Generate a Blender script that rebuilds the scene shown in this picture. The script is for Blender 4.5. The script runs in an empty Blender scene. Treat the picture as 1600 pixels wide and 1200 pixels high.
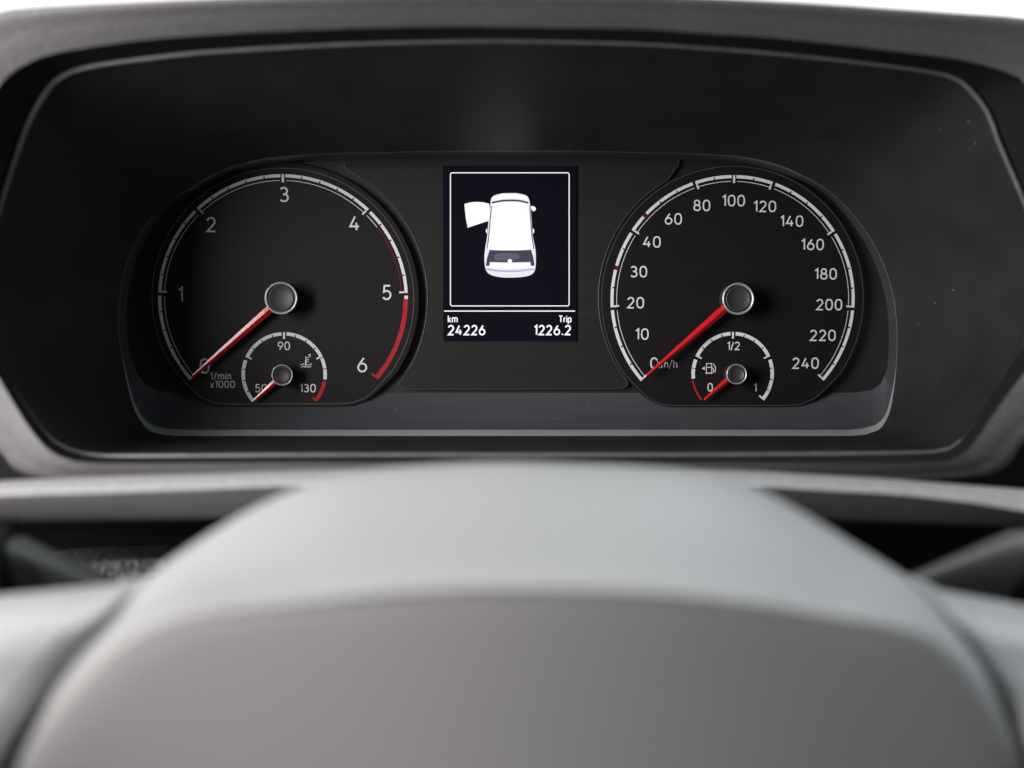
import bpy, math, random
from mathutils import Vector, Matrix
random.seed(7)
sc = bpy.context.scene
COL = sc.collection

# ------------------------------------------------------------------ camera
CAM = Vector((-0.02875, -0.5, -0.01269))
YAW, PITCH, FPX = math.radians(3.346), math.radians(2.346), 2000.0
fwd = Vector((math.sin(YAW)*math.cos(PITCH), math.cos(YAW)*math.cos(PITCH), -math.sin(PITCH)))
rgt = Vector((math.cos(YAW), -math.sin(YAW), 0.0))
upv = rgt.cross(fwd)
cam = bpy.data.cameras.new('camera')
cam.sensor_width = 36.0
cam.lens = 36.0*FPX/1600.0
cam.clip_start = 0.005
cam.clip_end = 50.0
cam.dof.use_dof = True
cam.dof.focus_distance = 0.498
cam.dof.aperture_fstop = 4.7
camo = bpy.data.objects.new('camera', cam)
COL.objects.link(camo)
camo.location = CAM
camo.rotation_euler = (math.pi/2-PITCH, 0, -YAW)
sc.camera = camo

# ------------------------------------------------------------------ world and lamps
world = bpy.data.worlds.new('World')
sc.world = world
world.use_nodes = True
bgn = world.node_tree.nodes['Background']
bgn.inputs[0].default_value = (0.80, 0.92, 1.0, 1)
bgn.inputs[1].default_value = 0.07

def area(name, loc, target, sx, sy, power, color):
    l = bpy.data.lights.new(name, 'AREA')
    l.shape = 'RECTANGLE'; l.size = sx; l.size_y = sy
    l.energy = power; l.color = color
    o = bpy.data.objects.new(name, l)
    COL.objects.link(o)
    o.location = loc
    d = Vector(target)-Vector(loc)
    o.rotation_euler = d.to_track_quat('-Z', 'Y').to_euler()
    return o
# added overhead lamp above the wheel, reaching the ledge and funnel floor
area('overhead_daylight', (0.05, -0.26, 0.90), (0.0, -0.16, -0.1), 1.2, 0.6, 12.3, (0.90, 0.965, 1.0))
# daylight through the open driver's door
area('open_door_daylight', (-0.485, -0.445, 0.07), (0.0, -0.1, 0.0), 0.28, 0.36, 9.0, (1.0, 0.93, 0.91))
# weaker light from the far side windows
area('side_window_daylight', (0.95, -0.52, 0.20), (-0.1, -0.05, 0.0), 0.5, 0.4, 2.2, (0.90, 0.97, 1.0))

vs = sc.view_settings
vs.view_transform = 'Standard'
vs.look = 'None'
vs.exposure = 0.0
vs.gamma = 1.0
vs.use_curve_mapping = False
sc.cycles.use_denoising = True
sc.cycles.max_bounces = 5
sc.cycles.caustics_reflective = False
sc.cycles.caustics_refractive = False

# ------------------------------------------------------------------ helpers
def P(px, py, y):
    """world point seen at photo position (px,py) on the vertical plane at depth y"""
    d = fwd + rgt*((px-800)/FPX) + upv*((600-py)/FPX)
    t = (y-CAM.y)/d.y
    return CAM + d*t

def mesh(name, verts, faces, mat, parent=None, smooth=False):
    me = bpy.data.meshes.new(name)
    me.from_pydata([tuple(v) for v in verts], [], faces)
    me.update()
    if smooth:
        for p in me.polygons: p.use_smooth = True
    if mat: me.materials.append(mat)
    o = bpy.data.objects.new(name, me)
    COL.objects.link(o)
    if parent:
        o.parent = parent
        if parent.type == 'EMPTY':
            o.matrix_parent_inverse = Matrix.Translation(-parent.location)
    return o

def thing(name, label, cat, loc, group=None):
    o = bpy.data.objects.new(name, None)
    COL.objects.link(o)
    o.empty_display_size = 0.02
    o.location = loc
    o['label'] = label; o['category'] = cat
    if group: o['group'] = group
    return o

def catmull(pts, closed, sub):
    n = len(pts); out = []
    rng = n if closed else n-1
    for i in range(rng):
        if closed:
            p0, p1, p2, p3 = pts[i-1], pts[i], pts[(i+1) % n], pts[(i+2) % n]
        else:
            p0, p1, p2, p3 = pts[max(i-1, 0)], pts[i], pts[i+1], pts[min(i+2, n-1)]
        for k in range(sub):
            t = k/sub
            out.append(tuple(0.5*((2*b)+(-a+c)*t+(2*a-5*b+4*c-d)*t*t+(-a+3*b-3*c+d)*t**3)
                             for a, b, c, d in zip(p0, p1, p2, p3)))
    if not closed: out.append(tuple(pts[-1]))
    return out

def resample(poly, n, closed=False):
    pts = [Vector(p) for p in poly]
    if closed: pts.append(pts[0])
    L = [0.0]
    for a, b in zip(pts, pts[1:]): L.append(L[-1]+(b-a).length)
    out = []; j = 0
    cnt = n if closed else n-1
    for i in range(n):
        s = L[-1]*i/cnt
        while j < len(L)-2 and L[j+1] < s: j += 1
        d = L[j+1]-L[j]
        out.append(pts[j].lerp(pts[j+1], (s-L[j])/d if d else 0))
    return out

def loft(rings, closed=True):
    n = len(rings[0]); verts = [v for r in rings for v in r]; faces = []
    m = n if closed else n-1
    for i in range(len(rings)-1):
        for j in range(m):
            k = (j+1) % n
            faces.append((i*n+j, i*n+k, (i+1)*n+k, (i+1)*n+j))
    return verts, faces

def smooth_rings(rings, sub):
    """Catmull-Rom interpolation across a list of rings of equal length"""
    n = len(rings[0]); cols = []
    for j in range(n):
        cols.append(catmull([tuple(r[j]) for r in rings], False, sub))
    return [[Vector(cols[j][i]) for j in range(n)] for i in range(len(cols[0]))]

def tube(path, r, seg=8, closed=False):
    pts = [Vector(p) for p in path]; n = len(pts); rings = []
    for i, p in enumerate(pts):
        if closed: t = pts[(i+1) % n]-pts[i-1]
        else: t = pts[min(i+1, n-1)]-pts[max(i-1, 0)]
        t.normalize()
        a = Vector((0, 1, 0))
        if abs(t.dot(a)) > 0.95: a = Vector((1, 0, 0))
        u = t.cross(a).normalized(); v = t.cross(u)
        rr = r[i] if isinstance(r, (list, tuple)) else r
        rings.append([p+u*rr*math.cos(2*math.pi*k/seg)+v*rr*math.sin(2*math.pi*k/seg) for k in range(seg)])
    if closed: rings.append(rings[0])
    return loft(rings)

# ------------------------------------------------------------------ materials
def mat(name, base, rough=0.5, metal=0.0, spec=0.5, grain=None, var=0.0, var_scale=40.0, specks=0.0,
        stretch=None, emis=None, emis_s=0.0, coat=0.0, sheen=0.0, rvar=0.0):
    m = bpy.data.materials.new(name); m.use_nodes = True
    nt = m.node_tree; b = nt.nodes['Principled BSDF']
    b.inputs['Base Color'].default_value = (*base, 1)
    b.inputs['Roughness'].default_value = rough
    b.inputs['Metallic'].default_value = metal
    b.inputs['Specular IOR Level'].default_value = spec
    if coat:
        b.inputs['Coat Weight'].default_value = coat
        b.inputs['Coat Roughness'].default_value = 0.25
    if emis:
        b.inputs['Emission Color'].default_value = (*emis, 1)
        b.inputs['Emission Strength'].default_value = emis_s
    tc = nt.nodes.new('ShaderNodeTexCoord')
    src = tc.outputs['Object']
    if stretch:
        mp = nt.nodes.new('ShaderNodeMapping'); mp.inputs['Scale'].default_value = stretch
        nt.links.new(src, mp.inputs['Vector']); gsrc = mp.outputs['Vector']
    else: gsrc = src
    col = None
    if var > 0 or specks > 0:
        n1 = nt.nodes.new('ShaderNodeTexNoise'); n1.inputs['Scale'].default_value = var_scale
        n1.inputs['Detail'].default_value = 6
        nt.links.new(gsrc, n1.inputs['Vector'])
        mr = nt.nodes.new('ShaderNodeMapRange')
        mr.inputs['To Min'].default_value = 1-var; mr.inputs['To Max'].default_value = 1+var
        mr.inputs['From Min'].default_value = 0.3; mr.inputs['From Max'].default_value = 0.7
        nt.links.new(n1.outputs['Fac'], mr.inputs['Value'])
        mx = nt.nodes.new('ShaderNodeMix'); mx.data_type = 'RGBA'; mx.blend_type = 'MULTIPLY'
        mx.inputs[0].default_value = 1.0
        mx.inputs[6].default_value = (*base, 1)
        nt.links.new(mr.outputs['Result'], mx.inputs[7])
        col = mx.outputs[2]
        if rvar:
            m2 = nt.nodes.new('ShaderNodeMapRange')
            m2.inputs['To Min'].default_value = rough-rvar; m2.inputs['To Max'].default_value = rough+rvar
            nt.links.new(n1.outputs['Fac'], m2.inputs['Value'])
            nt.links.new(m2.outputs['Result'], b.inputs['Roughness'])
    if specks > 0:   # settled dust
        vo = nt.nodes.new('ShaderNodeTexVoronoi'); vo.inputs['Scale'].default_value = 330
        nt.links.new(src, vo.inputs['Vector'])
        lt = nt.nodes.new('ShaderNodeMath'); lt.operation = 'LESS_THAN'
        nt.links.new(vo.outputs['Distance'], lt.inputs[0]); lt.inputs[1].default_value = 0.055
        sx = nt.nodes.new('ShaderNodeSeparateColor'); nt.links.new(vo.outputs['Color'], sx.inputs[0])
        gt = nt.nodes.new('ShaderNodeMath'); gt.operation = 'LESS_THAN'; gt.inputs[1].default_value = specks
        nt.links.new(sx.outputs[0], gt.inputs[0])
        mu = nt.nodes.new('ShaderNodeMath'); mu.operation = 'MULTIPLY'
        nt.links.new(lt.outputs[0], mu.inputs[0]); nt.links.new(gt.outputs[0], mu.inputs[1])
        m3 = nt.nodes.new('ShaderNodeMix'); m3.data_type = 'RGBA'
        nt.links.new(mu.outputs[0], m3.inputs[0]); nt.links.new(col, m3.inputs[6])
        m3.inputs[7].default_value = (0.45, 0.43, 0.40, 1)
        col = m3.outputs[2]
    if col: nt.links.new(col, b.inputs['Base Color'])
    if grain:
        gs, strength, dist = grain
        n2 = nt.nodes.new('ShaderNodeTexNoise'); n2.inputs['Scale'].default_value = gs
        n2.inputs['Detail'].default_value = 3
        nt.links.new(gsrc, n2.inputs['Vector'])
        bp = nt.nodes.new('ShaderNodeBump'); bp.inputs['Strength'].default_value = strength
        bp.inputs['Distance'].default_value = dist
        nt.links.new(n2.outputs['Fac'], bp.inputs['Height'])
        nt.links.new(bp.outputs['Normal'], b.inputs['Normal'])
    return m

M_hood = mat('grained_hood_plastic', (0.095, 0.094, 0.096), 0.62, grain=(1000, 0.6, 0.0007), var=0.10, var_scale=420)
M_ledge = mat('lit_grained_dash_plastic', (0.25, 0.247, 0.247), 0.5, grain=(1100, 0.5, 0.0005), var=0.2, var_scale=600)  # same plastic as the hood, paler: light caught by the ledge is in the colour
M_void = mat('shadow_black_plastic', (0.006, 0.006, 0.007), 0.8, spec=0.2)  # near-black stands in for shade inside the hood lip and below the ledge
M_funnel = mat('satin_black_bezel', (0.0145, 0.0165, 0.0178), 0.52, spec=0.2, grain=(2500, 0.12, 0.0002), var=0.15, var_scale=60, specks=0.04, rvar=0.05)
M_rim = mat('bezel_edge_plastic', (0.11, 0.107, 0.103), 0.4, var=0.15, var_scale=200)
M_base = mat('cluster_base_black', (0.006, 0.006, 0.0065), 0.5)
M_groove = mat('groove_black', (0.004, 0.004, 0.005), 0.7, spec=0.15)
M_shelf = mat('glossy_shelf_plastic', (0.050, 0.055, 0.063), 0.28, stretch=(8, 600, 600), grain=(4, 0.10, 0.0002), var=0.12, var_scale=2.0, specks=0.2)
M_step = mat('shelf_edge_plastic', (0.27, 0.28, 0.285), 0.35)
M_dial = mat('matt_dial_foil', (0.0062, 0.0060, 0.0062), 0.5, spec=0.2, stretch=(10, 600, 600), grain=(4, 0.06, 0.0002), var=0.14, var_scale=2.0)
M_plate = mat('centre_plate_foil', (0.0135, 0.0134, 0.0146), 0.42, spec=0.3, stretch=(10, 600, 600), grain=(4, 0.08, 0.0002), var=0.16, var_scale=2.0)
M_dialrim = mat('dial_edge', (0.05, 0.05, 0.05), 0.4)
M_white = mat('white_dial_print', (0.58, 0.59, 0.60), 0.5, spec=0.2)
M_grey = mat('grey_dial_print', (0.42, 0.42, 0.43), 0.5, spec=0.2)
M_red = mat('red_dial_print', (0.30, 0.013, 0.016), 0.5, spec=0.25)
M_dred = mat('dark_red_dial_print', (0.085, 0.006, 0.008), 0.5, spec=0.2)
M_needle = mat('red_needle_plastic', (0.50, 0.010, 0.012), 0.24, spec=0.5, coat=0.12)
M_chrome = mat('satin_chrome', (0.45, 0.45, 0.46), 0.38, metal=0.6)
M_cap = mat('needle_cap_plastic', (0.026, 0.025, 0.026), 0.5, grain=(5000, 0.25, 0.0002))
M_wheel = mat('steering_wheel_plastic', (0.30, 0.30, 0.30), 0.5, grain=(1200, 0.3, 0.0003))
M_spoke = mat('steering_spoke_plastic', (0.32, 0.32, 0.325), 0.42, grain=(1200, 0.2, 0.0003))
M_rimw = mat('wheel_rim_leather', (0.03, 0.03, 0.03), 0.55, grain=(1500, 0.4, 0.0003))
M_stalk = mat('stalk_plastic', (0.075, 0.079, 0.079), 0.32, spec=0.8)
M_collar = mat('stalk_collar_plastic', (0.004, 0.004, 0.005), 0.6, spec=0.1)
M_cover = mat('grained_column_cover', (0.145, 0.147, 0.152), 0.45, grain=(620, 1.0, 0.004), var=0.6, var_scale=620)

def emit(name, color, s):
    m = bpy.data.materials.new(name); m.use_nodes = True
    nt = m.node_tree; nt.nodes.clear()
    e = nt.nodes.new('ShaderNodeEmission'); e.inputs[0].default_value = (*color, 1); e.inputs[1].default_value = s
    o = nt.nodes.new('ShaderNodeOutputMaterial'); nt.links.new(e.outputs[0], o.inputs[0])
    return m
M_sky = emit('overcast_sky', (1.0, 0.99, 0.985), 1.5)
M_scr = mat('display_glass', (0.003, 0.0028, 0.005), 0.3, spec=0.12, emis=(0.5, 0.4, 1.0), emis_s=0.0035)
M_px = emit('display_white', (1.0, 0.98, 1.0), 1.05)
M_pxl = emit('display_lavender', (0.62, 0.52, 0.85), 0.8)
M_pxg = emit('display_grey_glass', (0.11, 0.105, 0.17), 0.6)
M_pxb = emit('display_body_white', (0.88, 0.85, 0.96), 0.98)
M_pxs = emit('display_grey_sheen', (0.17, 0.165, 0.25), 0.7)
M_pxd = emit('display_dark_line', (0.03, 0.025, 0.07), 0.7)

# ------------------------------------------------------------------ sky beyond the windscreen
sky = mesh('sky', [(-3, 1.6, -0.6), (3, 1.6, -0.6), (3, 0.9, 2.2), (-3, 0.9, 2.2)], [(0, 1, 2, 3)], M_sky)
sky['kind'] = 'structure'

# ------------------------------------------------------------------ outlines (photo points, unprojected at their own depths)
NS = 28
def seg_curve(segments, y):
    """segments: list of control polylines, each resampled to NS points; closed overall"""
    allp = []
    for s in segments: allp.append(s)
    flat = []
    counts = []
    for s in allp:
        flat += s; counts.append(len(s))
    sub = 8
    dense = catmull(flat, True, sub)
    out = []; idx = 0
    for c in counts:
        part = dense[idx*sub:(idx+c)*sub+1] if (idx+c) < len(flat) else dense[idx*sub:]+[dense[0]]
        out += resample([(p[0], p[1], 0) for p in part], NS+1)[:-1]
        idx += c
    if callable(y): return [P(p.x, p.y, y(p.x, p.y)) for p in out]
    return [P(p.x, p.y, y) for p in out]

# six matching stretches: top-left corner>top>top-right corner>right>bottom-right>bottom>bottom-left>left
HOOD_IN = [
 [(60, 91), (100, 80), (200, 65), (300, 56), (400, 50), (550, 44), (700, 41)],
 [(800, 42), (1000, 45), (1100, 52), (1200, 58), (1300, 68), (1400, 80), (1500, 93)],
 [(1565, 110), (1605, 135), (1640, 220), (1668, 330), (1675, 430)],
 [(1660, 490), (1610, 568), (1561, 635), (1530, 680)],
 [(1508, 706), (1485, 718), (1437, 722), (1200, 723), (1000, 723)],
 [(800, 723), (500, 723), (300, 724), (150, 724), (112, 720)],
 [(92, 713), (65, 693), (32, 648), (0, 594), (-40, 530)],
 [(-70, 465), (-68, 380), (-50, 270), (-25, 180), (0, 132), (28, 107)]]
FUN_F = [
 [(85, 128), (105, 115), (140, 104), (200, 95), (300, 83), (400, 76), (550, 68), (700, 64)],
 [(800, 63), (1000, 68), (1100, 74), (1200, 82), (1300, 92), (1400, 104), (1460, 113)],
 [(1500, 126), (1540, 170), (1562, 225), (1590, 290), (1625, 380)],
 [(1632, 440), (1615, 510), (1580, 585), (1540, 642)],
 [(1505, 688), (1485, 702), (1440, 708), (1200, 711), (1000, 712)],
 [(800, 712), (500, 712), (300, 713), (165, 713), (128, 709)],
 [(105, 703), (70, 678), (30, 625), (0, 578), (-25, 525)],
 [(-40, 465), (-25, 400), (0, 322), (20, 258), (40, 203), (60, 163)]]
OUT1 = [
 [(300, 293), (340, 268), (400, 250), (450, 244), (520, 240), (600, 238), (700, 236)],
 [(800, 236), (900, 236), (1000, 238), (1080, 240), (1150, 244), (1200, 253), (1250, 272)],
 [(1300, 302), (1345, 350), (1375, 400), (1393, 450), (1400, 490)],
 [(1402, 530), (1400, 580), (1395, 620), (1388, 650)],
 [(1372, 672), (1345, 680), (1290, 681), (1150, 681), (1000, 681)],
 [(800, 681), (600, 681), (400, 681), (300, 681), (262, 680)],
 [(236, 674), (218, 655), (205, 625), (195, 580), (188, 540)],
 [(185, 500), (188, 455), (200, 405), (222, 360), (245, 330), (270, 310)]]
def inset(segs, fn): return [[fn(x, y) for x, y in s] for s in segs]
def ins2(x, y):
    xx = x + (4.5 if x < 795 else -4.5)*min(1, abs(x-795)/560)
    if y > 640: yy = y-9.5*min(1, (y-640)/38)
    elif y < 300: yy = y+5
    else: yy = y
    return xx, yy
def ins3(x, y):
    xx = x + (13 if x < 795 else -13)*min(1, abs(x-795)/560)
    if y > 560: yy = 560 + (y-560)*(614-560)/(681-560)
    elif y < 300: yy = y+11*min(1, (300-y)/50)
    else: yy = y
    return xx, yy
OUT2 = inset(OUT1, ins2)
OUT3 = inset(OUT1, ins3)
Y_H, Y_F, Y_1, Y_2, Y_3 = -0.118, -0.100, -0.018, -0.0125, 0.0035
def bow(px): return 0.015*((px-800)/800)**2
ring_h = seg_curve(HOOD_IN, lambda x, y: Y_H+bow(x))
ring_f = seg_curve(FUN_F, lambda x, y: Y_F+bow(x))
ring_1 = seg_curve(OUT1, Y_1)
ring_2 = seg_curve(OUT2, Y_2)
ring_3 = seg_curve(OUT3, Y_3)

# ------------------------------------------------------------------ instrument cluster
KT, KS = 0.04785/195, 0.04875/190.5
CT, CS = Vector((-0.0879, 0, 0)), Vector((0.0879, 0, 0))
ZG = -0.0293
CTG, CFG = Vector((-0.0879, 0, ZG)), Vector((0.0879, 0, ZG))
KTG, KFG = 0.0164/66.5, 0.0165/64.5
cl = thing('instrument_cluster', 'black instrument cluster with two round dials and a lit screen behind the steering wheel', 'instrument cluster', (0, 0, -0.05))

# funnel shaped bezel
mid = [a.lerp(b, 0.5) + Vector((0, 0.0, 0.0)) for a, b in zip(ring_f, ring_1)]
back_f = [p + Vector((0, 0.0012, 0)) for p in ring_f]
v, f = loft([back_f, mid, [a.lerp(b, 0.94) for a, b in zip(ring_f, ring_1)], ring_1])
mesh('bezel', v, f, M_funnel, cl, True)
v, f = tube(ring_f, 0.0008, 10, True)
mesh('bezel_edge', v, f, M_rim, cl, True)
# raised outer seam line just outside the panel frame
seam = [a.lerp(b, 0.90) for a, b in zip(ring_f, ring_1)]
# chamfer around the panel
NR = len(ring_1)
def taper(k):   # chamfer narrows above the lower corners: its fading light put into the width
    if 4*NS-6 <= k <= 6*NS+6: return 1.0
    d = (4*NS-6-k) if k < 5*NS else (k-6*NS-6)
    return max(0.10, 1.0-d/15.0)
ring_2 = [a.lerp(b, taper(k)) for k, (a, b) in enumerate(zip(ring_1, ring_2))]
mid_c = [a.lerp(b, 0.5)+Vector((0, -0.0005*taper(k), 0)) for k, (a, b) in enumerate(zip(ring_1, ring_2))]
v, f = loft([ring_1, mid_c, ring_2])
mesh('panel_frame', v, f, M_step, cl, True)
def ins_m(x, y):
    a, b = ins2(x, y); c, d = ins3(x, y)
    if y > 640: return (a+c)/2, b*0.50+d*0.50
    return (a+c)/2, (b+d)/2
ring_m2 = seg_curve(inset(OUT1, ins_m), lambda x, y: -0.0004 if y > 600 else -0.004)
v, f = loft([ring_2, ring_m2, ring_3])
mesh('shelf', v, f, M_shelf, cl, True)
# back plate
mesh('back_plate', ring_3, [tuple(range(len(ring_3)))], M_base, cl)

def polar(c, r, a, y=0.0):
    return Vector((c.x+r*math.sin(a), y, c.z+r*math.cos(a)))
R_ = math.radians

def prism(name, poly, y0, y1, m, parent, smooth=False, bev=0.0):
    """poly in xz (list of Vectors), front at y0 (towards viewer), back at y1"""
    n = len(poly)
    c = Vector((sum(p.x for p in poly)/n, 0, sum(p.z for p in poly)/n))
    rings = []
    if bev:
        rings.append([Vector((p.x+(c.x-p.x)*bev/(p-c).length, y0, p.z+(c.z-p.z)*bev/(p-c).length)) for p in poly])
        rings.append([Vector((p.x, y0+bev, p.z)) for p in poly])
    else: rings.append([Vector((p.x, y0, p.z)) for p in poly])
    rings.append([Vector((p.x, y1, p.z)) for p in poly])
    v, f = loft(rings)
    f = [tuple(range(n))] + f
    return mesh(name, v, f, m, parent, smooth)

def dial_outline(c, k, R, flat, half):
    pts = [(R*math.sin(R_(a)), R*math.cos(R_(a))) for a in [x*2.0 for x in range(-62, 63)]]
    tail = [(half+38*R/204, -(flat-16)), (half+18, -(flat-5)), (half-6, -flat)]
    right = tail
    left = [(-x, z) for x, z in reversed(tail)]
    q = catmull([pts[-2], pts[-1]]+right+[(0, -flat)]+left+[pts[0], pts[1]], False, 6)
    q = q[6:-6]
    allp = pts[:-1]+q[:-1]
    return [Vector((c.x+x*k, 0, c.z+z*k)) for x, z in allp]

def flat_ring(name, outer, inner, y, m, parent):
    v = [Vector((p.x, y, p.z)) for p in outer]+[Vector((p.x, y, p.z)) for p in inner]
    n = len(outer)
    return mesh(name, v, [(j, (j+1) % n, n+(j+1) % n, n+j) for j in range(n)], m, parent)

YD = 0.0
YPR = -0.00012
def arc_poly(c, r0, r1, a0, a1, y=YPR, step=2.0):
    n = max(2, int(abs(a1-a0)/step)+1)
    A = [R_(a0+(a1-a0)*i/n) for i in range(n+1)]
    v = [polar(c, r0, a, y) for a in A]+[polar(c, r1, a, y) for a in A]
    f = [(i, i+1, n+2+i, n+1+i) for i in range(n)]
    return v, f
def arc_piece(name, c, k, r0, r1, a0, a1, m, parent, y=YPR):
    v, f = arc_poly(c, r0*k, r1*k, a0, a1, y)
    return mesh(name, v, f, m, parent)
def tick(name, c, k, r0, r1, a, w, m, parent, shift=0.0, y=YPR):
    """radial bar of width w px, centred at angle a, shifted sideways by shift px"""
    ar = R_(a)
    d = Vector((math.sin(ar), 0, math.cos(ar))); s = Vector((math.cos(ar), 0, -math.sin(ar)))
    b = Vector((c.x, y, c.z))
    v = [b+d*r0*k+s*(shift-w/2)*k, b+d*r1*k+s*(shift-w/2)*k, b+d*r1*k+s*(shift+w/2)*k, b+d*r0*k+s*(shift+w/2)*k]
    return mesh(name, v, [(0, 1, 2, 3)], m, parent)

# ---- stroke lettering
def ell(cx, cy, rx, ry, a0, a1, n=14, e=2.0):
    out = []
    for i in range(n+1):
        a = R_(a0+(a1-a0)*i/n); ca, sa = math.cos(a), math.sin(a)
        out.append((cx+rx*math.copysign(abs(ca)**(2/e), ca), cy+ry*math.copysign(abs(sa)**(2/e), sa)))
    return out
def arch(x0, x1, xh):
    r = (x1-x0)/2
    return [(x0, xh-r*1.15)]+ell(x0+r, xh-r, r, r, 160, 0, 8)+[(x1, 0)]
six = [(0.40, 1.0), (0.29, 0.86), (0.17, 0.69), (0.07, 0.52), (0.015, 0.38), (0.0, 0.29)]
GL = {
 '0': (0.60, [(ell(0.30, 0.5, 0.30, 0.5, 90, 450, 32, 2.5), True)]),
 '1': (0.24, [([(0.0, 0.82), (0.24, 1.0), (0.24, 0.0)], False)]),
 '2': (0.58, [(ell(0.28, 0.72, 0.27, 0.28, 165, -25, 14)+[(0.40, 0.44), (0.0, 0.0), (0.58, 0.0)], False)]),
 '3': (0.56, [(ell(0.25, 0.75, 0.25, 0.25, 150, -80, 14)+[(0.20, 0.52)], False),
              ([(0.20, 0.52)]+ell(0.26, 0.27, 0.29, 0.27, 85, -150, 16), False)]),
 '4': (0.64, [([(0.36, 1.0), (0.0, 0.27), (0.64, 0.27)], False), ([(0.46, 0.55), (0.46, 0.0)], False)]),
 '5': (0.56, [([(0.52, 1.0), (0.10, 1.0), (0.06, 0.55)]+ell(0.26, 0.31, 0.29, 0.31, 110, -150, 16), False)]),
 '6': (0.60, [(ell(0.30, 0.30, 0.30, 0.30, 180, 540, 28), True), ([(0.42, 1.0), (0.30, 0.84), (0.17, 0.66), (0.06, 0.48), (0.01, 0.36)], False)]),
 '8': (0.58, [(ell(0.29, 0.765, 0.235, 0.235, 90, 450, 24), True), (ell(0.29, 0.265, 0.29, 0.265, 90, 450, 24), True)]),
 '9': (0.60, [(ell(0.30, 0.70, 0.30, 0.30, 180, 540, 28), True), ([(0.18, 0.0), (0.30, 0.16), (0.43, 0.34), (0.54, 0.52), (0.59, 0.64)], False)]),
 '/': (0.36, [([(0.0, -0.08), (0.36, 1.04)], False)]),
 'k': (0.42, [([(0, 0), (0, 1.05)], False), ([(0.38, 0.70), (0.03, 0.30)], False), ([(0.14, 0.42), (0.42, 0.0)], False)]),
 'm': (0.84, [([(0, 0), (0, 0.72)], False), (arch(0, 0.42, 0.72), False), (arch(0.42, 0.84, 0.72), False)]),
 'n': (0.44, [([(0, 0), (0, 0.72)], False), (arch(0, 0.44, 0.72), False)]),
 'h': (0.44, [([(0, 0), (0, 1.05)], False), (arch(0, 0.44, 0.72), False)]),
 'i': (0.02, [([(0, 0), (0, 0.72)], False), ([(0, 0.90), (0, 1.02)], False)]),
 'x': (0.46, [([(0, 0), (0.46, 0.70)], False), ([(0, 0.70), (0.46, 0)], False)]),
 'T': (0.60, [([(0, 1), (0.60, 1)], False), ([(0.30, 1), (0.30, 0)], False)]),
 'r': (0.28, [([(0, 0), (0, 0.72)], False), ([(0, 0.48), (0.10, 0.65), (0.28, 0.70)], False)]),
 'p': (0.48, [([(0, -0.28), (0, 0.72)], False), (ell(0.24, 0.36, 0.24, 0.36, 90, 450, 20, 2.3), True)]),
 '.': (0.10, [([(0.05, -0.04), (0.05, 0.10)], False)]),
 'o': (0.30, [(ell(0.15, 0.82, 0.14, 0.16, 90, 450, 12), True)]),
 'C': (0.50, [(ell(0.28, 0.5, 0.28, 0.5, 50, 310, 16, 2.2), False)]),
}
def stroke(pts, closed, w):
    """strip of width w along a 2D polyline -> (verts2d, faces)"""
    n = len(pts)
    if closed and (abs(pts[0][0]-pts[-1][0])+abs(pts[0][1]-pts[-1][1])) < 1e-6:
        pts = pts[:-1]; n -= 1
    L, Rr = [], []
    for i in range(n):
        p = Vector((pts[i][0], pts[i][1]))
        a = Vector(pts[i-1][:2]) if (i > 0 or closed) else None
        b = Vector(pts[(i+1) % n][:2]) if (i < n-1 or closed) else None
        d1 = (p-a).normalized() if a is not None and (p-a).length > 1e-9 else None
        d2 = (b-p).normalized() if b is not None and (b-p).length > 1e-9 else None
        if d1 is None: d1 = d2
        if d2 is None: d2 = d1
        n1 = Vector((-d1.y, d1.x)); n2 = Vector((-d2.y, d2.x))
        nn = n1+n2
        if nn.length < 1e-6: nn = n1
        nn.normalize()
        s = min(1.0/max(nn.dot(n1), 0.3), 2.2)
        L.append(p+nn*w/2*s); Rr.append(p-nn*w/2*s)
    v = L+Rr; f = []
    for i in range(n if closed else n-1):
        k = (i+1) % n
        f.append((i, k, n+k, n+i))
    return v, f
def text_mesh(name, s, center, H, weight, m, parent, y=YPR, gap=0.30, sx=1.0, align='c'):
    """centre (x,z) in metres, H cap height in metres, weight stroke width / H"""
    V, F = [], []
    x = 0.0; k = 0
    h = H*(1-weight)
    for ch in s:
        if ch == ' ': x += 0.35; continue
        W, strokes = GL[ch]
        for pts, cl_ in strokes:
            vv, ff = stroke([((x+px)*h*sx, py*h) for px, py in pts], cl_, H*weight)
            b = len(V)
            for q in vv: V.append((q.x, y-0.000008*k, q.y+H*weight/2))
            F += [tuple(b+i for i in q) for q in ff]
            k = (k+1) % 6
        x += W+gap
    tw = (x-gap)*h*sx
    off = {'c': -tw/2, 'l': 0, 'r': -tw}[align]
    V = [(center[0]+off+a, b, center[1]-H/2+c) for a, b, c in V]
    return mesh(name, V, F, m, parent)
def tpos(px, py, y=0.0):
    p = P(px, py, y); return (p.x, p.z)

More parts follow.
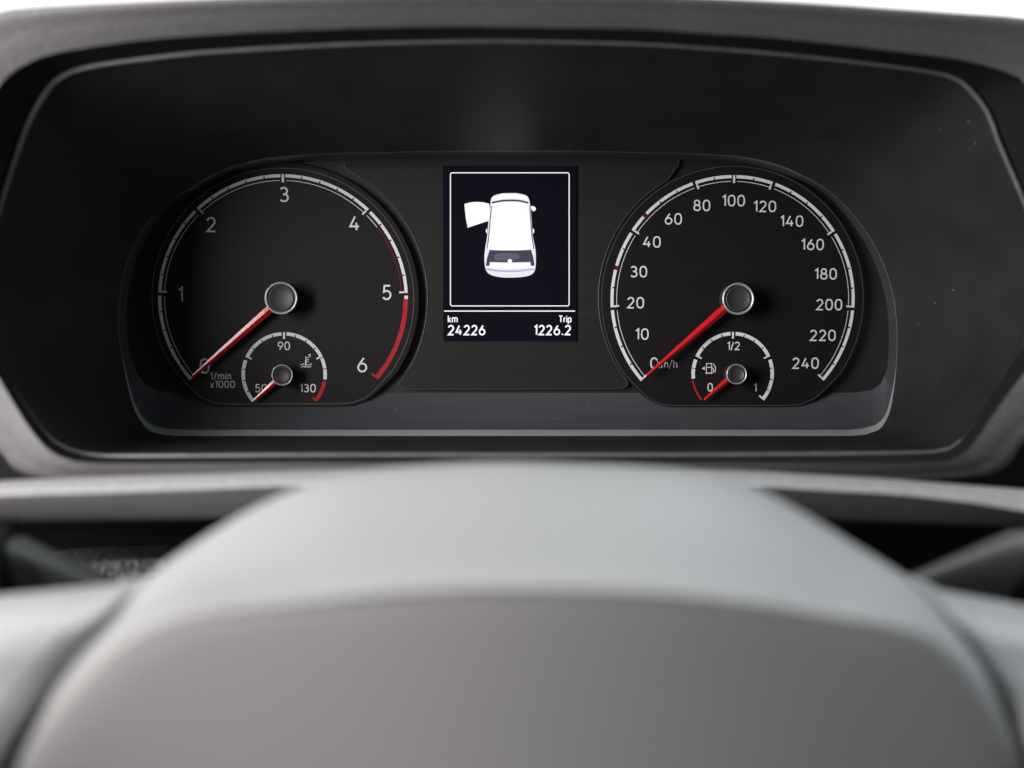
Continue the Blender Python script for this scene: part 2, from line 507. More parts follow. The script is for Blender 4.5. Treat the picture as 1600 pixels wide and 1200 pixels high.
# ---- tachometer
td = prism('tachometer_dial', dial_outline(CT, KT, 212, 170, 98), YD, Y_3, M_dial, cl)
td['label'] = 'black rev counter dial numbered 0 to 6'
flat_ring('dial_rim', dial_outline(CT, KT, 205.2, 166.5, 98), dial_outline(CT, KT, 203.6, 165, 98), -0.0002, M_dialrim, td)
A0 = 131.2
st = A0/3
def band(c, k, R, th, lo, hi, nmin, first_tick, m, parent, thin_r=None, tickin=12, gap=3.2, notch=2.2, last_tick=True, thin_m=None, name='scale_segment'):
    """one white segment group between two major marks; nmin pieces separated by notches cut in the inner half"""
    g = math.degrees(gap/R); nb = math.degrees(notch/R)
    a0 = lo+(g if lo >= -0.01 else g*0.2); a1 = hi-(g if hi <= 0.01 else g*0.2)
    step = (hi-lo)/nmin
    for i in range(nmin):
        s0 = a0 if i == 0 else lo+step*i+nb/2
        s1 = a1 if i == nmin-1 else lo+step*(i+1)-nb/2
        o = arc_piece(name, c, k, R-th, R, s0, s1, m, parent)
        if i < nmin-1:   # thin bridge outside the notch
            arc_piece('scale_bridge', c, k, R-th*0.34, R, lo+step*(i+1)-nb/2, lo+step*(i+1)+nb/2, m, parent)
    if thin_r:
        arc_piece('scale_line', c, k, thin_r-0.45, thin_r+0.45, a0+(1.0 if lo < 0 else .3), a1-(1.0 if hi > 0 else .3), thin_m or m, parent)

for i in range(6):
    lo, hi = -A0+st*i, -A0+st*(i+1)
    if i < 5:
        band(CT, KT, 195, 4.9, lo, hi, 5, None, M_white, td, thin_r=(185.2 if i < 4 else None), gap=4.0)
arc_piece('scale_line', CT, KT, 184.6, 185.7, st+1.2, st*1.2, M_white, td)
arc_piece('scale_line', CT, KT, 184.4, 186.4, st*1.2+0.6, st*2-1.2, M_dred, td)
for i, a in enumerate((-A0, -st*2, -st)): tick('major_tick', CT, KT, 181.5, 189.5, a, 2.6, M_white, td, shift=2.2)
tick('major_tick', CT, KT, 182, 195, 0, 3.6, M_white, td)
for a in (st, st*2): tick('major_tick', CT, KT, 181.5, 189.5, a, 2.6, M_white, td, shift=-2.2)
# red zone
arc_piece('scale_segment', CT, KT, 189.5, 195, st*2+1.0, st*2+2.6, M_white, td)
zs = st*2+2.7
for i in range(5):
    a0 = zs if i == 0 else st*2+st*i/5+0.25
    a1 = st*2+st*(i+1)/5-0.25
    arc_piece('red_zone_segment', CT, KT, 187.8, 195, a0, a1, M_red, td)
    if i < 4: arc_piece('red_zone_bridge', CT, KT, 190, 195, a1, a1+0.5, M_red, td)
tick('red_zone_tick', CT, KT, 181.5, 188, A0, 3.2, M_red, td, shift=-1.8)
for s, x, y in (('0', 320, 572), ('1', 282, 460), ('2', 330, 351), ('3', 444, 304), ('4', 554, 349), ('5', 604.5, 457), ('6', 566, 570)):
    text_mesh('numeral', s, tpos(x, y), 24*KT, 0.112, M_white, td)
text_mesh('unit_text', '1/min', tpos(329, 587.5), 11.5*KT, 0.12, M_grey, td, align='l')
text_mesh('unit_text', 'x1000', tpos(329, 600.5), 11.5*KT, 0.12, M_grey, td, align='l')

# ---- speedometer
sd = prism('speedometer_dial', dial_outline(CS, KS, 207, 166, 98), YD, Y_3, M_dial, cl)
sd['label'] = 'black speed dial numbered 0 to 240'
flat_ring('dial_rim', dial_outline(CS, KS, 204.5, 164, 98), dial_outline(CS, KS, 203.3, 163, 98), -0.0002, M_dialrim, sd)
B0 = 131.6; bs = B0/7
maj = [-7, -5, -3, -1, 0, 1, 3, 5, 7]
for a, b in zip(maj, maj[1:]):
    n = (b-a)*2
    lo, hi = bs*a, bs*b
    if a in (-5, -3):
        # a red mark interrupts the band (30 and 50)
        redq = -4.0 if a == -5 else -2.5
        g = math.degrees(3.6/190.5); nb = math.degrees(2.2/190.5)
        for i in range(n):
            q0, q1 = a+i*0.5, a+(i+1)*0.5
            s0 = bs*q0+(g*0.2 if i == 0 else (1.0 if abs(q0-redq) < .01 else nb/2))
            s1 = bs*q1-(g if (i == n-1 and b <= 0) else (1.0 if abs(q1-redq) < .01 else nb/2))
            arc_piece('scale_segment', CS, KS, 185.7, 190.5, s0, s1, M_white, sd)
            if i < n-1 and abs(q1-redq) > .01: arc_piece('scale_bridge', CS, KS, 188.4, 190.5, bs*q1-nb/2, bs*q1+nb/2, M_white, sd)
        arc_piece('red_limit_mark', CS, KS, 184.0, 190.5, bs*redq-0.75, bs*redq+0.75, M_dred, sd)
        arc_piece('scale_line', CS, KS, 180.45, 181.35, lo+1.0, hi-g, M_white, sd)
    else:
        band(CS, KS, 190.5, 4.8, lo, hi, n, None, M_white, sd, thin_r=180.9, gap=3.8)
for a in maj:
    sh = 0 if a == 0 else (2.1 if a < 0 else -2.1)
    tick('major_tick', CS, KS, 178.5 if a == 0 else 177.5, 190.5 if a == 0 else 185.3, bs*a, 3.4 if a == 0 else 2.6, M_white, sd, shift=sh)
for s, x, y in (('0', 1022, 567.5), ('10', 1003, 522), ('20', 993, 473), ('30', 998, 424.5), ('40', 1018.5, 378), ('60', 1052, 342),
                ('80', 1096.5, 321), ('100', 1146, 313.5), ('120', 1195, 322.5), ('140', 1237, 345.5), ('160', 1269.5, 382),
                ('180', 1290, 428), ('200', 1295.5, 476), ('220', 1285.5, 524), ('240', 1258.5, 567.5)):
    text_mesh('numeral', s, tpos(x, y), 17.6*KS, 0.122, M_white, sd, gap=0.31, sx=1.05)
text_mesh('unit_text', 'km/h', tpos(1026.5, 569), 12.5*KS, 0.115, M_grey, sd, align='l', gap=0.24)

# ---- small gauges printed on the dials
def small(c, k, R, parent, red_hi):
    # parts of the dial: band pieces, ticks
    q = [-131.2, -66, 0, 66, 131.2]
    for i in range(4):
        lo, hi = q[i], q[i+1]
        if i == 3 and red_hi:
            for j in range(2): arc_piece('gauge_segment', c, k, R-5.4, R, lo+(0.6 if j == 0 else 16.7), lo+(15.6 if j == 0 else 31.0), M_white, parent)
            arc_piece('red_gauge_segment', c, k, R-5.8, R, lo+33.5, hi, M_red, parent)
        elif i == 0 and not red_hi:
            for j in range(2): arc_piece('gauge_segment', c, k, R-5.4, R, hi-(31.0 if j == 0 else 15.6), hi-(16.7 if j == 0 else 3.4), M_white, parent)
            arc_piece('red_gauge_segment', c, k, R-3.0, R, lo+0.5, hi-33.5, M_red, parent)
        else:
            band(c, k, R, 5.4, lo, hi, 4, None, M_white, parent, gap=4.2, notch=1.9, name='gauge_segment')
    for a in q:
        if a == q[4] and red_hi:
            tick('red_gauge_tick', c, k, R-10, R-5.8, a, 2.8, M_red, parent, shift=-1.5); continue
        if a == q[0] and not red_hi: continue
        sh = 0 if a == 0 else (1.9 if a < 0 else -1.9)
        tick('gauge_tick', c, k, R-10.5, R if a == 0 else R-5.2, a, 3.2 if a == 0 else 2.4, M_white, parent, shift=sh)
small(CTG, KTG, 66.5, td, True)
for s, x, y in (('50', 408, 606.5), ('90', 443.5, 540.5), ('130', 481, 606.5)):
    text_mesh('gauge_numeral', s, tpos(x, y), 13.4*KT, 0.125, M_white, td)
small(CFG, KFG, 64.5, sd, False)
for s, x, y in (('1/2', 1146, 540.5), ('0', 1109.5, 605), ('1', 1180, 605.5)):
    text_mesh('gauge_numeral', s, tpos(x, y), 13.0*KS, 0.125, M_white, sd, gap=0.22)

def px_strokes(name, strokes, w, m, parent, y=YPR, scale=None):
    V, F = [], []
    for k, (pts, closed) in enumerate(strokes):
        vv, ff = stroke([(p[0], -p[1]) for p in pts], closed, w)
        b = len(V)
        for q in vv:
            p = P(q.x, -q.y, y-0.000008*(k % 8)); V.append(p)
        F += [tuple(b+i for i in q) for q in ff]
    return mesh(name, V, F, m, parent)
def wave(x0, x1, y0, n):
    return [(x0+(x1-x0)*i/(n*6), y0+1.1*math.sin(2*math.pi*i/6)) for i in range(n*6+1)]
# coolant symbol
px_strokes('coolant_symbol', [([(477.8, 557), (477.8, 571)], False), ([(478, 558.5), (483.5, 558.5)], False), ([(478, 562), (483, 562)], False),
   ([(478, 565.5), (482.5, 565.5)], False), (wave(469, 475.5, 569.5, 1), False), (wave(480.5, 487.5, 569.5, 1), False), (wave(470, 487, 573, 3), False)], 0.95, M_white, td)
px_strokes('coolant_bulb', [([(477.8, 562), (477.8, 571.5)], False)], 2.1, M_white, td, y=YPR-0.0001)
text_mesh('coolant_unit', 'oC', tpos(484, 555.5), 4.6*KT, 0.22, M_white, td, gap=0.2)
# fuel pump symbol
px_strokes('fuel_symbol', [([(1103.8, 568), (1112.0, 568), (1112.0, 583), (1103.8, 583), (1103.8, 568)], False), ([(1102.5, 583.2), (1113.4, 583.2)], False),
   ([(1104.5, 574), (1111.3, 574)], False), ([(1112.2, 575), (1114.5, 575.5), (1114.8, 581), (1117.0, 581.2), (1118.2, 577), (1117.6, 572.5), (1114.2, 568)], False)], 1.2, M_white, sd)
tri = [P(1096.5, 575.5, YPR), P(1101.5, 572.8, YPR), P(1101.5, 578.2, YPR)]
mesh('fuel_arrow', tri, [(0, 1, 2)], M_white, sd)

# ---- centre plate and the groove beside the rev counter
def plate_outline():
    pts = []
    for i in range(13):   # top edge
        x = 552+(1052-552)*i/12; pts.append((x, 246.5-3.0*math.sin(math.pi*i/12)))
    pts += [(1061, 251), (1060, 258)]
    ca = []
    for i in range(21):
        a = R_(-24-(128-24)*i/20); ca.append((1146+211*math.sin(a), 466-211*math.cos(a)))
    ca = [p for p in ca if p[1] < 596]
    pts += ca[1:]
    pts += [(981, 602), (975, 606), (960, 607)]
    pts += [(880, 607.5), (800, 608), (720, 608), (640, 608), (628, 606.5), (622, 601)]
    cb = []
    for i in range(21):
        a = R_(126-(126-24)*i/20); cb.append((443+225*math.sin(a), 467-225*math.cos(a)))
    pts += [p for p in cb if p[1] < 596][1:-1]
    pts += [(537, 260), (540, 251)]
    return pts
pl = plate_outline()
plv = [P(x, y, 0.0015) for x, y in pl]
plate = prism('centre_plate', plv, 0.0015, Y_3, M_plate, cl)
# lip along the plate edge
pln = len(pl); cxp, cyp = 800, 430
v, f = tube([P(x, y, 0.0014) for x, y in pl], 0.00016, 6, True)
mesh('plate_edge', v, f, M_dialrim, plate, True)

# ---- screen
def rect(name, x0, y0, x1, y1, y, m, parent):
    return mesh(name, [P(x0, y0, y), P(x1, y0, y), P(x1, y1, y), P(x0, y1, y)], [(0, 1, 2, 3)], m, parent)
YS = 0.0008
scr = prism('screen', [P(692, 259, YS), P(901, 259, YS), P(900.5, 533, YS), P(692.5, 533, YS)], YS, 0.003, M_scr, cl)
scr['label'] = 'lit display showing a white van with one door open'
def rrect(x0, y0, x1, y1, r):
    out = []
    for cx, cy, a in ((x1-r, y0+r, -90), (x1-r, y1-r, 0), (x0+r, y1-r, 90), (x0+r, y0+r, 180)):
        for i in range(5):
            t = R_(a+90*i/4); out.append((cx+r*math.cos(t), cy+r*math.sin(t)))
    return out
YG = YS-0.0001
px_strokes('screen_frame_line', [(rrect(703.8, 270, 889.3, 478, 3), True)], 1.5, M_px, scr, y=YG)
px_strokes('screen_divider', [([(694, 486), (898.5, 486)], False)], 1.7, M_px, scr, y=YG)
Z5 = lambda x, y: (660+x/5.714, 240+y/5.714)
def poly5(name, pts, m, y, smooth=True, close=True):
    q = [Z5(*p) for p in pts]
    if smooth: q = catmull(q, True, 4)
    return mesh(name, [P(a, b, y) for a, b in q], [tuple(range(len(q)))], m, scr)
poly5('van_icon_body', [(622, 388), (700, 358), (780, 353), (860, 356), (940, 385), (963, 470), (975, 600), (986, 740), (1008, 850), (1013, 950), (1003, 1045), (955, 1088), (860, 1104), (780, 1107), (700, 1104), (610, 1082), (568, 1040), (553, 950), (560, 850), (578, 740), (590, 600), (605, 470)], M_pxb, YG)
poly5('van_icon_roof', [(640, 450), (700, 437), (785, 432), (870, 436), (930, 450), (950, 560), (962, 700), (978, 850), (785, 858), (592, 850), (606, 700), (622, 560)], M_px, YG-0.00003)
poly5('van_icon_bonnet', [(640, 392), (710, 366), (785, 362), (860, 366), (925, 390), (935, 420), (860, 404), (785, 400), (710, 404), (632, 420)], M_px, YG-0.00003)
poly5('van_icon_tailgate', [(610, 978), (780, 984), (960, 978), (985, 1012), (780, 1030), (585, 1012)], M_px, YG-0.00003, False)
YG2, YG3, YG4 = YG-0.00006, YG-0.00012, YG-0.00018
poly5('van_icon_windscreen', [(622, 432), (700, 415), (785, 410), (870, 414), (942, 432), (938, 446), (870, 430), (785, 426), (700, 431), (628, 444)], M_pxg, YG2)
poly5('van_icon_rear_window', [(600, 860), (700, 864), (780, 865), (870, 864), (970, 858), (992, 930), (1002, 1000), (968, 1004), (964, 968), (780, 972), (602, 968), (598, 1004), (566, 1000), (578, 930)], M_pxg, YG2, False)
poly5('van_icon_window_sheen', [(640, 905), (700, 890), (780, 888), (850, 895), (860, 935), (780, 952), (680, 955), (640, 940)], M_pxs, YG3)
poly5('van_icon_emblem', [(780, 940), (802, 956), (782, 978), (760, 958)], M_px, YG4)
poly5('van_icon_bumper_line', [(572, 1024), (650, 1036), (760, 1044), (860, 1042), (1000, 1024), (1000, 1036), (860, 1056), (760, 1058), (650, 1050), (572, 1038)], M_pxl, YG2, False)
poly5('van_icon_side_line', [(612, 470), (619, 470), (592, 780), (580, 850), (574, 850), (586, 760)], M_pxd, YG2, False)
poly5('van_icon_side_line', [(956, 470), (962, 470), (984, 760), (1000, 850), (992, 850), (976, 760)], M_pxd, YG2, False)
poly5('van_icon_door', [(375, 450), (430, 435), (480, 431), (540, 434), (596, 448), (604, 520), (590, 600), (404, 662), (385, 560)], M_px, YG2, False)
poly5('van_icon_mirror', [(966, 478), (985, 468), (1008, 480), (1012, 500), (995, 515), (978, 505)], M_px, YG2)
poly5('van_icon_wheel', [(566, 690), (574, 668), (580, 690), (574, 712)], M_px, YG2)
poly5('van_icon_wheel', [(984, 690), (990, 668), (1000, 690), (990, 712)], M_px, YG2)
text_mesh('screen_text', 'km', tpos(700.5, 498.5), 11.5*0.00025, 0.155, M_px, scr, y=YG, align='l', gap=0.28, sx=0.92)
text_mesh('screen_text', 'Trip', tpos(892.5, 498.5), 11.5*0.00025, 0.155, M_px, scr, y=YG, align='r', gap=0.24, sx=0.92)
text_mesh('screen_text', '24226', tpos(701, 515.8), 16.5*0.00025, 0.15, M_px, scr, y=YG, align='l', gap=0.31, sx=0.95)
text_mesh('screen_text', '1226.2', tpos(891.5, 515.8), 16.5*0.00025, 0.15, M_px, scr, y=YG, align='r', gap=0.31, sx=0.95)

# ---- needles and hubs
def disc_rings(c, prof, seg=48):
    """prof: list of (radius, y)"""
    rings = []
    for r, y in prof:
        rings.append([Vector((c.x+r*math.cos(2*math.pi*i/seg), y, c.z+r*math.sin(2*math.pi*i/seg))) for i in range(seg)])
    return loft(rings)
def needle(c, k, ang, tip, r_hub, h, wb, wt, yb, label):
    a = R_(ang)
    d = Vector((math.sin(a), 0, math.cos(a))); s = Vector((math.cos(a), 0, -math.sin(a)))
    b = Vector((c.x, 0, c.z))
    rings = []
    for r, w, lift in ((r_hub*0.7, wb, 1.0), (r_hub*1.4, wb, 1.0), (tip*0.75, (wb*.35+wt*.65), 0.75), (tip-1.5, wt, 0.55), (tip, wt*0.3, 0.4)):
        p = b+d*r*k; y0 = yb; hh = 0.0019*lift*wb/6.5
        rings.append([p-s*w*k+Vector((0, y0, 0)), p-s*w*k*0.94+Vector((0, y0-hh*0.45, 0)), p+Vector((0, y0-hh, 0))-s*w*k*0.06, p+s*w*k*0.06+Vector((0, y0-hh, 0)),
                      p+s*w*k*0.94+Vector((0, y0-hh+0.22*w*k, 0)), p+s*w*k+Vector((0, y0, 0))])
    v, f = loft(rings)
    n = len(v)
    f += [tuple(range(n-6, n)), tuple(range(5, -1, -1))]
    nd = mesh('needle', v, f, M_needle, cl)
    nd['label'] = label
    R = r_hub*k
    v, f = disc_rings(c, [(R*0.93, -0.001), (R*0.97, -h+0.0011)])
    mesh('hub_body', v, f, M_cap, nd, True)
    v, f = disc_rings(c, [(R*0.96, -h+0.0012), (R, -h+0.0010), (R*0.99, -h+0.0003), (R*0.97, -h), (R*0.915, -h), (R*0.85, -h+0.0005), (R*0.80, -h+0.0016)])
    mesh('hub_ring', v, f, M_chrome, nd, True)
    v, f = disc_rings(c, [(R*0.81, -h+0.0014), (R*0.78, -h+0.0004), (R*0.735, -h+0.0001), (R*0.70, -h+0.00025), (R*0.4, -h+0.0007), (R*0.06, -h+0.0008)])
    nv = len(v)
    f.append(tuple(range(nv-48, nv)))
    mesh('hub_cap', v, f, M_cap, nd, True)
needle(CT, KT, -131.0, 186, 25.5, 0.0090, 6.6, 2.6, -0.0036, 'red rev counter needle resting on 0')
needle(CS, KS, -130.6, 180, 24.5, 0.0090, 6.6, 2.2, -0.0036, 'red speed needle resting on 0')
needle(CTG, KTG, -131.2, 63, 16.5, 0.0072, 4.4, 2.0, -0.0026, 'short red temperature needle resting on 50')
needle(CFG, KFG, -130.8, 61, 15.8, 0.0072, 4.2, 2.0, -0.0026, 'short red fuel needle resting on 0')

# ------------------------------------------------------------------ dashboard hood and ledge
da = thing('dashboard', 'grey grained plastic dashboard with hood framing the instrument cluster', 'dashboard', (0, 0.02, -0.15))
HOOD_OUT = [
 [(40, 12), (100, 8), (200, 3), (300, -2), (400, -6), (550, -10), (700, -12)],
 [(800, -12), (1000, -9), (1100, -5), (1200, 0), (1300, 6), (1400, 13), (1500, 20)],
 [(1600, 28), (1720, 50), (1840, 150), (1900, 300), (1900, 430)],
 [(1850, 500), (1740, 580), (1650, 650), (1600, 692)],
 [(1575, 727), (1545, 744), (1450, 754), (1200, 758), (1000, 758)],
 [(800, 758), (500, 758), (300, 758), (150, 757), (80, 752)],
 [(45, 744), (18, 730), (0, 706), (-80, 620), (-200, 540)],
 [(-260, 465), (-260, 380), (-230, 270), (-150, 120), (-60, 40), (0, 18)]]
def yo(px, py): return bow(px)*1.2 + (-0.130 if py < 300 else -0.124+0.012*max(0.0, min(1.0, (py-560)/190)))
ring_o = seg_curve(HOOD_OUT, yo)
ring_o2 = [p+Vector((0, 0.03, 0.004 if p.z > 0 else -0.002)) for p in ring_o]
ring_o3 = [p+Vector((0, 0.20, 0.012 if p.z > 0 else -0.01)) for p in ring_o]
ring_hi = [a.lerp(b, 0.05)+Vector((0, 0.0015, 0)) for a, b in zip(ring_h, ring_f)]
ring_m = [a.lerp(b, 0.5)+Vector((0, -0.0015, 0)) for a, b in zip(ring_h, ring_o)]
ring_h0 = [a.lerp(b, 0.06) for a, b in zip(ring_h, ring_m)]
rr = smooth_rings([ring_h0, ring_m, ring_o, ring_o2], 5)
v, f = loft([ring_h]+rr+[ring_o3])
mesh('hood', v, f, M_hood, da, True)
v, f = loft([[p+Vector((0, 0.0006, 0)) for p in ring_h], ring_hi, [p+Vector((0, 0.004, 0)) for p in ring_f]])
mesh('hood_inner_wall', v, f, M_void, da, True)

hb = [P(-900, 60, 0.03), P(2500, 60, 0.03), P(2500, 1500, 0.03), P(-900, 1500, 0.03)]
for p in hb[:2]: p.z = 0.085
v, f = loft([hb, [p+Vector((0, 0.25, 0.0)) for p in hb]])
mesh('dash_body', v, f+[(0, 1, 2, 3), (4, 5, 6, 7)], M_void, da)
XS = [-420, -300, -150, 0, 75, 150, 250, 350, 500, 650, 800, 950, 1150, 1270, 1380, 1450, 1530, 1600, 1700, 1850, 2000]
def lin(tab, x):
    for (a, b), (c, d) in zip(tab, tab[1:]):
        if x <= c: return b+(d-b)*(x-a)/(c-a)
    return tab[-1][1]
LT = [(-420, 782), (0, 753), (150, 746), (500, 735), (800, 731), (1150, 736), (1380, 749), (1600, 766), (2000, 810)]
LB = [(-420, 800), (0, 772), (150, 767), (500, 755), (800, 752), (1150, 756), (1380, 768), (1500, 779), (1600, 796), (2000, 850)]
FB = [(-420, 830), (0, 816), (300, 811), (800, 800), (1150, 806), (1600, 824), (2000, 870)]
def row(fn, y): return resample(catmull([tuple(P(x, fn(x), y)) for x in XS], False, 4), 121)
rows = [row(lambda x: lin(LT, x)-1, -0.120), row(lambda x: lin(LT, x)-1, -0.131), row(lambda x: lin(LT, x)+1, -0.134),
        row(lambda x: lin(LT, x)*.5+lin(LB, x)*.5, -0.1385), row(lambda x: lin(LB, x)-1, -0.1415), row(lambda x: lin(LB, x)+3, -0.1420)]
v, f = loft(rows, False)
mesh('ledge', v, f, M_ledge, da, True)
rows = [row(lambda x: lin(LB, x)+2.5, -0.1418), row(lambda x: lin(FB, x)-4, -0.1375), row(lambda x: lin(FB, x), -0.1360), row(lambda x: lin(FB, x)-2, -0.12)]
v, f = loft(rows, False)
mesh('lower_face', v, f, M_hood, da, True)
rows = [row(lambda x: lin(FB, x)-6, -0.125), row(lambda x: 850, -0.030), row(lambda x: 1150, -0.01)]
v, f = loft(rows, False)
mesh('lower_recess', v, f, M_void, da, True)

# ------------------------------------------------------------------ steering column cover
cc = thing('column_cover', 'grained grey steering column cover in the dark gap below the dashboard', 'column cover', tuple(P(800, 1100, -0.13)))
def crow(pts): return resample(catmull([tuple(P(*p)) for p in pts], False, 6), 60)
def crw(dy, y, dx):
    tab = [(60, 868), (105, 858), (200, 853), (400, 850), (800, 850), (1100, 880), (1300, 905), (1480, 930)]
    return crow([(x+(dx if x < 800 else -dx), yy+dy, y) for x, yy in tab])
rows = [crw(0, -.045, 0), crw(6, -.058, 15), crw(17, -.074, 40), crw(28, -.080, 60), crw(110, -.076, 90)]
rows = smooth_rings(rows, 4)
v, f = loft(rows, False)
mesh('cover_top', v, f, M_cover, cc, True)
kt = thing('knee_trim', 'grained grey trim panel below the stalk beside the wheel spoke', 'trim panel', tuple(P(1640, 1000, -0.10)))
rows = [crow([(1500, 958, -.118), (1560, 938, -.118), (1640, 922, -.118), (1800, 915, -.118)]), crow([(1500, 968, -.13), (1560, 948, -.13), (1640, 932, -.13), (1800, 925, -.13)]),
        crow([(1500, 1100, -.14), (1560, 1100, -.14), (1640, 1100, -.14), (1800, 1100, -.14)])]
v, f = loft(smooth_rings(rows, 4), False)
mesh('panel', v, f, M_cover, kt, True)

# ------------------------------------------------------------------ stalks
def stalk(name, label, outer, inner, collar, cat):
    """outer/inner: photo x, top, ridge, bottom, depth"""
    xo, to, ro, bo, yo_ = outer; xi, ti, ri, bi, yi = inner
    base = P((xo+xi)/2, bo, yi)
    t = thing(name, label, cat, tuple(base))
    rings = []
    for q in [i/10 for i in range(-1, 13)]:
        x = xo+(xi-xo)*q; tp = to+(ti-to)*q; rd = ro+(ri-ro)*q; bt = bo+(bi-bo)*q; y = yo_+(yi-yo_)*q
        dep = 0.016
        ring = [P(x, tp, y+dep*0.3), P(x, tp+(rd-tp)*.5, y-dep*0.1), P(x, rd, y-dep*0.30), P(x, rd+(bt-rd)*.10, y-dep*0.42), P(x, (rd+bt)/2+5, y-dep*0.20), P(x, bt, y+dep*0.25), P(x, bt, y+dep*.6), P(x, (tp+bt)/2, y+dep*.9)]
        rings.append(ring)
    v, f = loft(rings)
    mesh('arm', v, f, M_stalk, t, True)
    # rotary collar at the end
    cx, ct, cb = collar
    sgn = -1 if cx < 800 else 1
    c0 = P(cx, (ct+cb)/2, yo_); rad = (P(cx, ct, yo_)-P(cx, cb, yo_)).length/2
    rings = []
    for dx, r in ((0.0, 0.55), (0.0, 0.93), (0.0007, 1.0), (0.016, 1.02), (0.03, 0.98), (0.05, 0.85), (0.056, 0.5), (0.057, 0.05)):
        rings.append([c0+Vector((sgn*dx, rad*r*math.cos(2*math.pi*i/28), rad*r*math.sin(2*math.pi*i/28))) for i in range(28)])
    v, f = loft(rings)
    mesh('collar', v, f, M_collar, t, True)
stalk('indicator_stalk', 'dark plastic column stalk by the wheel spoke on the rev counter side', (26, 832, 848, 950, -0.158), (185, 908, 920, 970, -0.145), (27, 810, 950), 'control stalk')
stalk('wiper_stalk', 'dark plastic column stalk by the wheel spoke on the speed dial side', (1588, 822, 836, 945, -0.158), (1400, 904, 912, 950, -0.145), (1587, 815, 948), 'control stalk')

# ------------------------------------------------------------------ steering wheel
WC = P(800, 1430, -0.24)
sw = thing('steering_wheel', 'grey steering wheel with large domed airbag cover in front of the dials', 'steering wheel', tuple(WC))
A = [(-25, 1300), (10, 1200), (60, 1110), (110, 1040), (170, 970), (235, 900), (310, 845), (400, 792), (500, 752), (600, 735), (700, 727), (800, 724), (900, 727), (1000, 731), (1100, 740),
     (1180, 762), (1250, 798), (1335, 850), (1420, 905), (1480, 965), (1530, 1030), (1575, 1110), (1610, 1200), (1640, 1350), (1600, 1600), (1400, 1850), (800, 1950), (200, 1850), (0, 1600)]
B = [(0, 1305), (30, 1204), (82, 1117), (136, 1049), (203, 988), (292, 953), (396, 938), (482, 928), (562, 918), (640, 912), (720, 908), (800, 907), (880, 908), (970, 911), (1050, 917),
     (1130, 926), (1212, 938), (1292, 953), (1385, 968), (1455, 992), (1510, 1042), (1558, 1116), (1594, 1204), (1590, 1355), (1550, 1570), (1360, 1790), (800, 1880), (240, 1790), (55, 1570)]
def ya(p):   # back outline: farther away at the top, close at the flanks
    t = max(0.0, min(1.0, (p[1]-724)/330)); return -0.205-0.026*t
ringA = [P(x, y, ya((x, y))) for x, y in A]
def yf(x, y):   # front face: bowed across, leaning forward at the top
    return -0.2460 - 0.0165*(1-((x-800)/800)**2) + 0.011*(max(y, 880)-907)/493
ringB = [P(x, y, yf(x, y)) for x, y in B]
ctr = (800, 1400)
def toward(ring, q, d):
    out = []
    for x, yy in ring:
        a, b = x+(ctr[0]-x)*q, yy+(ctr[1]-yy)*q
        out.append(P(a, b, yf(a, b)-d))
    return out
ringA0 = [p+Vector((0, 0.02, -0.006)) for p in ringA]
ringAB = []
for (ax, ay), (bx, by) in zip(A, B):
    x, y = ax*.45+bx*.55, ay*.45+by*.55
    ringAB.append(P(x, y, (ya((ax, ay))*.40+yf(bx, by)*.60)))
ringB2 = toward(B, .045, 0.0018)
rings = [ringA0, ringA, ringAB, ringB, ringB2, toward(B, .13, 0.0024), toward(B, .3, 0.0026), toward(B, .5, 0.0026), toward(B, .75, 0.0026), toward(B, .97, 0.0026)]
rings = [resample(catmull([tuple(p) for p in r], True, 5), 29*5, True) if False else [Vector(q) for q in catmull([tuple(p) for p in r], True, 5)] for r in rings]
rings = smooth_rings(rings, 5)
v, f = loft(rings)
n = len(rings[0]); f.append(tuple(range(len(v)-n, len(v))))
mesh('airbag_cover', v, f, M_wheel, sw, True)

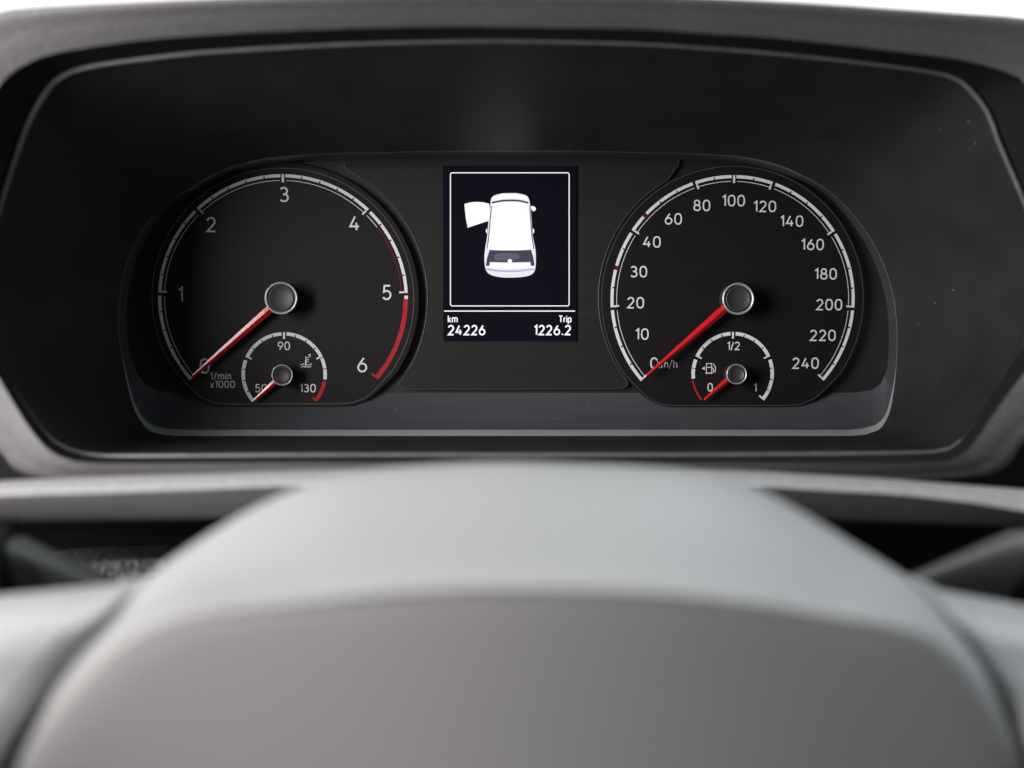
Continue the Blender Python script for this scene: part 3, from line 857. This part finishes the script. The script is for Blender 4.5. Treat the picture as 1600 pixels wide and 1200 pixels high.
def spoke(side):
    # rows run from under the airbag cover outwards; the inner end dips behind the cover and leaves a groove
    if side < 0:
        XE = [(860, 285), (905, 232), (960, 178), (1000, 143), (1050, 102), (1110, 60), (1200, 10), (1330, -28), (1500, -20)]
        ROW = [(lambda x: 940-.17*x, .034), (lambda x: 953-.17*x, .016), (lambda x: 975-.16*x, .004), (lambda x: 1012-.12*x, 0),
               (lambda x: 1070-.05*x, -.002), (lambda x: 1140, -.005), (lambda x: 1220, -.007), (lambda x: 1310, -.006), (lambda x: 1380, .02), (lambda x: 1400, .04)]
        far = [-420, -800, -1050]
    else:
        XE = [(860, 1352), (905, 1420), (965, 1480), (1030, 1530), (1110, 1575), (1200, 1610), (1330, 1635), (1500, 1620)]
        ROW = [(lambda x: 903+.34*(x-1430), .034), (lambda x: 916+.35*(x-1430), .016), (lambda x: 940+.36*(x-1430), .004), (lambda x: 985+.33*(x-1430), 0),
               (lambda x: 1040+.25*(x-1430), -.003), (lambda x: 1130+.1*(x-1430), -.006), (lambda x: 1220, -.008), (lambda x: 1310, -.006), (lambda x: 1380, .02), (lambda x: 1400, .04)]
        far = [2020, 2400, 2650]
    rings = []
    for i, (fn, back) in enumerate(ROW):
        x = lin(XE, 1000)
        for _ in range(20): x = 0.5*x+0.5*lin(XE, fn(x))
        pts = []
        for off, y in ((60, -.214), (22, -.217), (8, -.221), (-5, -.2290), (-16, -.2345), (-50, -.2358), (-100, -.2362)):
            xx = x+off if side < 0 else x-off
            pts.append((xx, fn(xx), y+back*(0.4 if off > 10 else 1)))
        for xf, y in zip(far, (-.2365, -.266, -.31)):
            yy = fn(max(-150, min(1750, xf)))
            pts.append((xf, yy, y+back))
        rings.append([Vector(q) for q in catmull([tuple(P(*p)) for p in pts], False, 5)])
    v, f = loft(smooth_rings(rings, 4), False)
    mesh('spoke', v, f, M_spoke, sw, True)
spoke(-1); spoke(1)
RR = 0.200
path = [WC+Vector((RR*math.cos(2*math.pi*i/72), -0.078, RR*math.sin(2*math.pi*i/72))) for i in range(72)]
v, f = tube(path, 0.0145, 14, True)
mesh('rim', v, f, M_rimw, sw, True)
